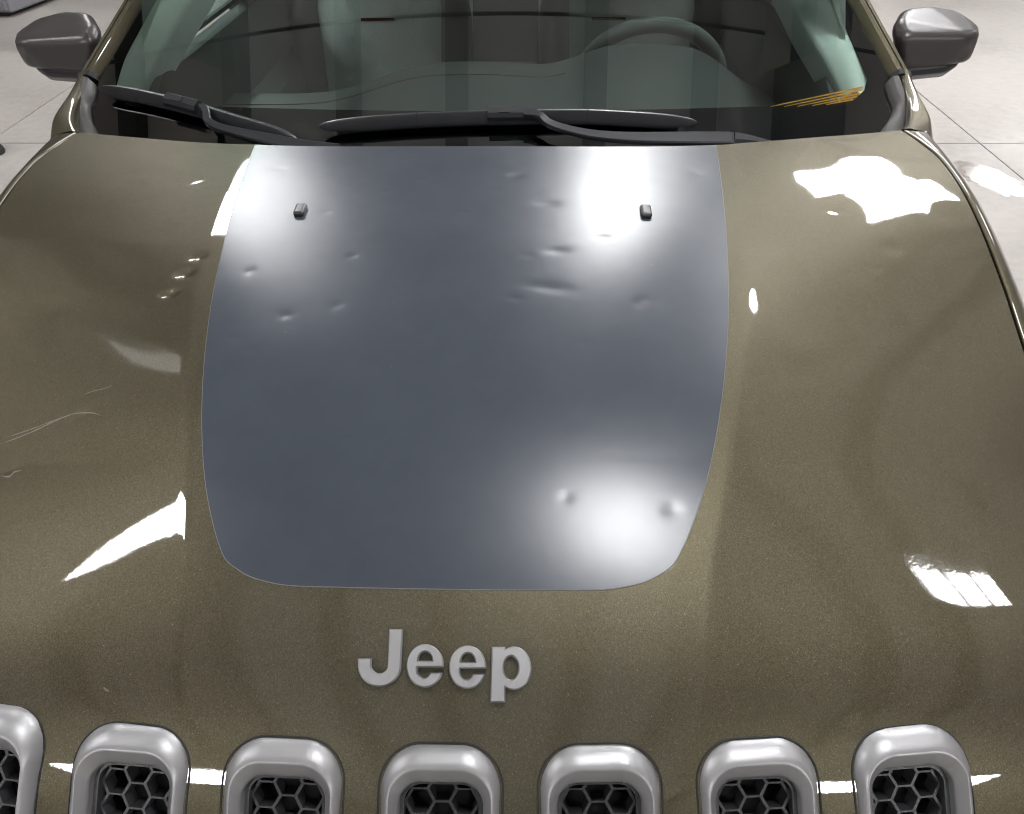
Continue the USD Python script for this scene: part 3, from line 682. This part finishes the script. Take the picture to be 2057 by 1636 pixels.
obj('stitched_seam', sweep(np.stack([sl, 1.50+.04*sl*sl, zq+.001], -1)[sel], [(-.0016, -.001), (.0016, -.001), (.0012, .0014), (-.0012, .0014)], [0, 0, 1]), plain('seam_thread', (.14, .09, .08), .7), dash)
obj('demister_slot', sweep(np.array([[v, 1.135+.1*v*v, 1.0545-.002] for v in np.linspace(-.6, .6, 30)]), [(-.008, -.001), (.008, -.001), (.008, .0012), (-.008, .0012)], [0, 0, 1]), M_black, dash)
# steering wheel
sw = xf('steering_wheel', car)
c = np.array([.385, 1.745, .985]); V = np.array([0, .40, .917]); V[1] *= -1; V /= np.linalg.norm(V); U = np.array([1., 0, 0]); Nw = np.cross(U, V)
a = np.linspace(0, 2*math.pi, 72, endpoint=False)
rp = c+.186*(np.cos(a)[:, None]*U+np.sin(a)[:, None]*V)
obj('rim', sweep(rp, [(.020*math.cos(q), .017*math.sin(q)) for q in np.linspace(0, 2*math.pi, 14, endpoint=False)], Nw, closed=True), M_leather, sw, smooth=True)
obj('hub', rbox(c+Nw*.0, (.15, .07, .12), .03), M_leather, sw, smooth=50)
for sx in (-1, 1): obj('spoke', sweep(np.array([c+U*sx*.05, c+U*sx*.18]), [(-.018, -.008), (.018, -.008), (.018, .008), (-.018, .008)], Nw), M_leather, sw)
obj('column', sweep(np.array([c+Nw*.03*np.sign(Nw[1])*-1, c+np.array([0, -.16, -.08])]), [(.035*math.cos(q), .03*math.sin(q)) for q in np.linspace(0, 2*math.pi, 16, endpoint=False)], [0, 0, 1]), M_black, sw, smooth=40)
# seats
for s in (-1, 1):
    x = s*.38
    t = xf('front_seat', car)
    def hullp(pts, r): 
        sp = trimesh.creation.icosphere(2, r); return trimesh.convex.convex_hull(np.vstack([sp.vertices+np.array(p) for p in pts]))
    obj('backrest', hullp([(x-.20, 2.20, .74), (x+.20, 2.20, .74), (x-.22, 2.28, 1.10), (x+.22, 2.28, 1.10), (x-.15, 2.40, 1.36), (x+.15, 2.40, 1.36), (x, 2.16, .95)], .06), M_seat, t, smooth=50)
    obj('cushion', hullp([(x-.20, 1.72, .72), (x+.20, 1.72, .72), (x-.20, 2.20, .68), (x+.20, 2.20, .68)], .075), M_seat, t, smooth=50)
    for q in (-1, 1):
        obj('bolster', hullp([(x+q*.225, 2.14, .78), (x+q*.235, 2.20, 1.05), (x+q*.19, 2.32, 1.25)], .045), M_dash, t, smooth=50)
    obj('upper_pad', hullp([(x-.085, 2.205, 1.075), (x+.085, 2.205, 1.075), (x-.10, 2.26, 1.25), (x+.10, 2.26, 1.25)], .03), M_seat, t, smooth=50)
    obj('stitching', bx((x+(.0 if s < 0 else -.07), 2.150, 1.062), (.10, .006, .007)), M_stitch, t)
    obj('headrest', hullp([(x-.09, 2.40, 1.47), (x+.09, 2.40, 1.47), (x-.08, 2.43, 1.58), (x+.08, 2.43, 1.58)], .045), M_seat, t, smooth=50)
obj('centre_console', rbox((0, 2.0, .72), (.24, .9, .30), .04), M_black, car, smooth=50)

# -------- wipers
def wiper(blade, wid, seams, arm, armw, hb, label):
    w = xf('wiper', car); w.SetCustomDataByKey('label', label)
    bp = smooth_path([tuple(on_screen(px, py, h)[0]) for (px, py), h in zip(blade, hb)], 70)
    n = screen_n(bp); k = np.linspace(0, 1, 70)
    tp = np.clip(np.minimum(k, 1-k)/.14, .0, 1); tp = .16+.84*np.sqrt(1-(1-tp)**2)
    pr = [(-.011, -.006), (-.0105, .001), (-.004, .0085), (-.001, .0092), (.0015, .0075), (.0095, -.002), (.011, -.006)]
    pr = [(a*wid, b*wid) for a, b in pr]
    obj('blade', sweep(bp, pr, n, scale=np.stack([tp, tp], -1)), M_wiper, w, smooth=35)
    lp = bp[3:-3]-n[3:-3]*.011*wid
    obj('rubber_lip', sweep(lp, [(-.0022, -.010), (.0022, -.010), (.004, .004), (-.004, .004)], n[3:-3]), M_rubber, w)
    for sm_ in seams:
        j = int(sm_*69); obj('seam', sweep(bp[j:j+2]+0, [(a*1.03, b*1.03) for a, b in pr], n[j:j+2]), M_rubber, w) if False else obj('seam', sweep(np.array([bp[j], bp[j]+(bp[j+1]-bp[j])*.22]), [(a*1.03, b*1.03) for a, b in pr], n[j:j+2]), M_rubber, w)
    ap = smooth_path([tuple(on_screen(px, py, h)[0]) for px, py, h in arm], 60)
    an = screen_n(ap); ww = PchipInterpolator(np.linspace(0, 1, len(armw)), armw)(np.linspace(0, 1, 60))
    obj('arm', sweep(ap, [(-1, -.5), (-1, .25), (-.8, .5), (.8, .5), (1, .25), (1, -.5)], an, scale=np.stack([ww, np.full(60, .009)], -1)), M_wiper, w, smooth=25)
    j = int(.5*69)
    c0, c1 = on_screen(arm[0][0], arm[0][1], hb[0]+.004)[0], bp[j]
    return w, bp, n
w1, bp, bn = wiper([(641, 254), (760, 244), (880, 237), (1020, 233), (1160, 232), (1290, 238), (1399, 246)], 1.25, (.275, .72), [(1052, 229, .034), (1082, 231, .036), (1100, 246, .034), (1135, 259, .032), (1200, 272, .031), (1270, 277, .031), (1380, 278, .031), (1468, 278, .031)], (.006, .0075, .0085, .010, .0115, .0125, .013, .013), [.022]*7, 'longer wiper lying across the middle of the windscreen foot')
obj('connector', sweep(bp[31:41]+bn[31:41]*.007, [(-.012, -.008), (-.012, .004), (-.008, .008), (.006, .008), (.012, .002), (.012, -.008)], bn[31:41]), M_wiper, w1, smooth=25)
obj('clip', sweep(bp[33:36]+bn[33:36]*.0152, [(-.006, -.001), (.006, -.001), (.006, .0014), (-.006, .0014)], bn[33:36]), M_black, w1)
pv = on_screen([1474, 1500, 1530, 1558], [279, 281, 286, 292], .028)
obj('pivot_cap', sweep(smooth_path(pv, 20), [(-1, -.7), (-1, .2), (-.6, .6), (.6, .6), (1, .2), (1, -.7)], screen_n(smooth_path(pv, 20)), scale=np.stack([np.linspace(.013, .005, 20), np.linspace(.014, .006, 20)], -1)), M_wiper, w1, smooth=30)
obj('hinge', sweep(on_screen([1463, 1474], [279, 279.5], .030), [(-.0125, -.006), (-.0125, .003), (.0125, .003), (.0125, -.006)], screen_n(on_screen([1463, 1474], [279, 279.5], .030))), M_rubber, w1)
w2, bp, bn = wiper([(201, 178), (260, 187), (330, 202), (400, 220), (470, 241), (540, 262), (597, 283)], 1.2, (.21, .66), [(405, 214, .034), (414, 224, .036), (416, 240, .034), (430, 252, .032), (470, 264, .031), (540, 280, .031), (610, 294, .030), (680, 302, .030)], (.006, .0075, .0085, .010, .0115, .0125, .013, .013), [.022]*7, 'shorter wiper slanting down on the left of the windscreen foot')
obj('connector', sweep(bp[24:36]+bn[24:36]*.007, [(-.012, -.008), (-.012, .004), (-.008, .008), (.006, .008), (.012, .002), (.012, -.008)], bn[24:36]), M_wiper, w2, smooth=25)
obj('clip', sweep(bp[27:31]+bn[27:31]*.0152, [(-.006, -.001), (.006, -.001), (.006, .0014), (-.006, .0014)], bn[27:31]), M_black, w2)

# -------- door mirrors
def hull_r(pts, r, n=2):
    vs = []
    for k, p in enumerate(pts):
        rr = r[k] if np.ndim(r) else r
        vs.append(trimesh.creation.icosphere(n, rr).vertices+np.array(p))
    return trimesh.convex.convex_hull(np.vstack(vs))
def refine(m, edge=.010, it=6):
    import manifold3d as m3
    mm = m3.Manifold(m3.Mesh(np.asarray(m.vertices, np.float32), np.asarray(m.faces, np.uint32))).refine_to_length(edge).to_mesh()
    t = trimesh.Trimesh(mm.vert_properties[:, :3], mm.tri_verts); t.merge_vertices(digits_vertex=6)
    trimesh.smoothing.filter_taubin(t, iterations=it*5); return t
for s in (-1, 1):
    t = xf('door_mirror', car)
    def q(px, py, y): 
        P = at_y(px, py, y) if s > 0 else at_y(px, py, y); return P
    if s > 0:
        up_ = [(1812, 80, 1.44), (1935, 78, 1.455), (1952, 74, 1.475), (1806, 55, 1.475), (1818, 30, 1.53), (1862, 24, 1.55), (1915, 34, 1.55), (1950, 62, 1.53)]
        lo_ = [(1812, 128, 1.45), (1900, 120, 1.46), (1938, 112, 1.475), (1815, 128, 1.54), (1935, 112, 1.53)]
        cap = [(1816, 141, 1.452), (1900, 132, 1.462), (1918, 121, 1.48), (1820, 152, 1.50), (1890, 145, 1.52), (1815, 141, 1.54), (1915, 121, 1.54)]
    else:
        up_ = [(185, 84, 1.44), (60, 92, 1.455), (44, 90, 1.475), (190, 62, 1.475), (177, 36, 1.53), (135, 34, 1.55), (84, 50, 1.55), (48, 78, 1.53)]
        lo_ = [(185, 134, 1.45), (96, 129, 1.46), (60, 122, 1.475), (182, 134, 1.54), (62, 122, 1.53)]
        cap = [(180, 146, 1.452), (98, 141, 1.462), (80, 131, 1.48), (178, 158, 1.50), (105, 152, 1.52), (182, 146, 1.54), (82, 130, 1.54)]
    P1 = [q(*p) for p in up_+lo_]
    P1 = np.array(P1); ctr = P1.mean(0); P1 = ctr+(P1-ctr)*np.array([.90, .86, .80]); shell = refine(hull_r(P1, .021), .007, 10); obj('shell', shell, M_shell, t, smooth=True)
    P2 = [q(*p) for p in cap]
    obj('lower_cap', refine(hull_r(np.array(P2).mean(0)+(np.array(P2)-np.array(P2).mean(0))*[.90, .9, .75], .014), .007, 8), M_black, t, smooth=True)
    lens = [q(*p) for p in (((1880, 138, 1.458), (1908, 131, 1.466), (1900, 138, 1.472)) if s > 0 else ((108, 146, 1.458), (84, 138, 1.466), (92, 145, 1.472)))]
    obj('marker_lens', hull_r(lens, .0045), M_trim, t, smooth=True)
    a = P1[0]
    obj('stalk', hull_r([(s*.835, 1.48, 1.10), (s*.835, 1.53, 1.10), (s*.90, 1.48, 1.115), (s*.90, 1.53, 1.115)], .014), M_black, t, smooth=40)
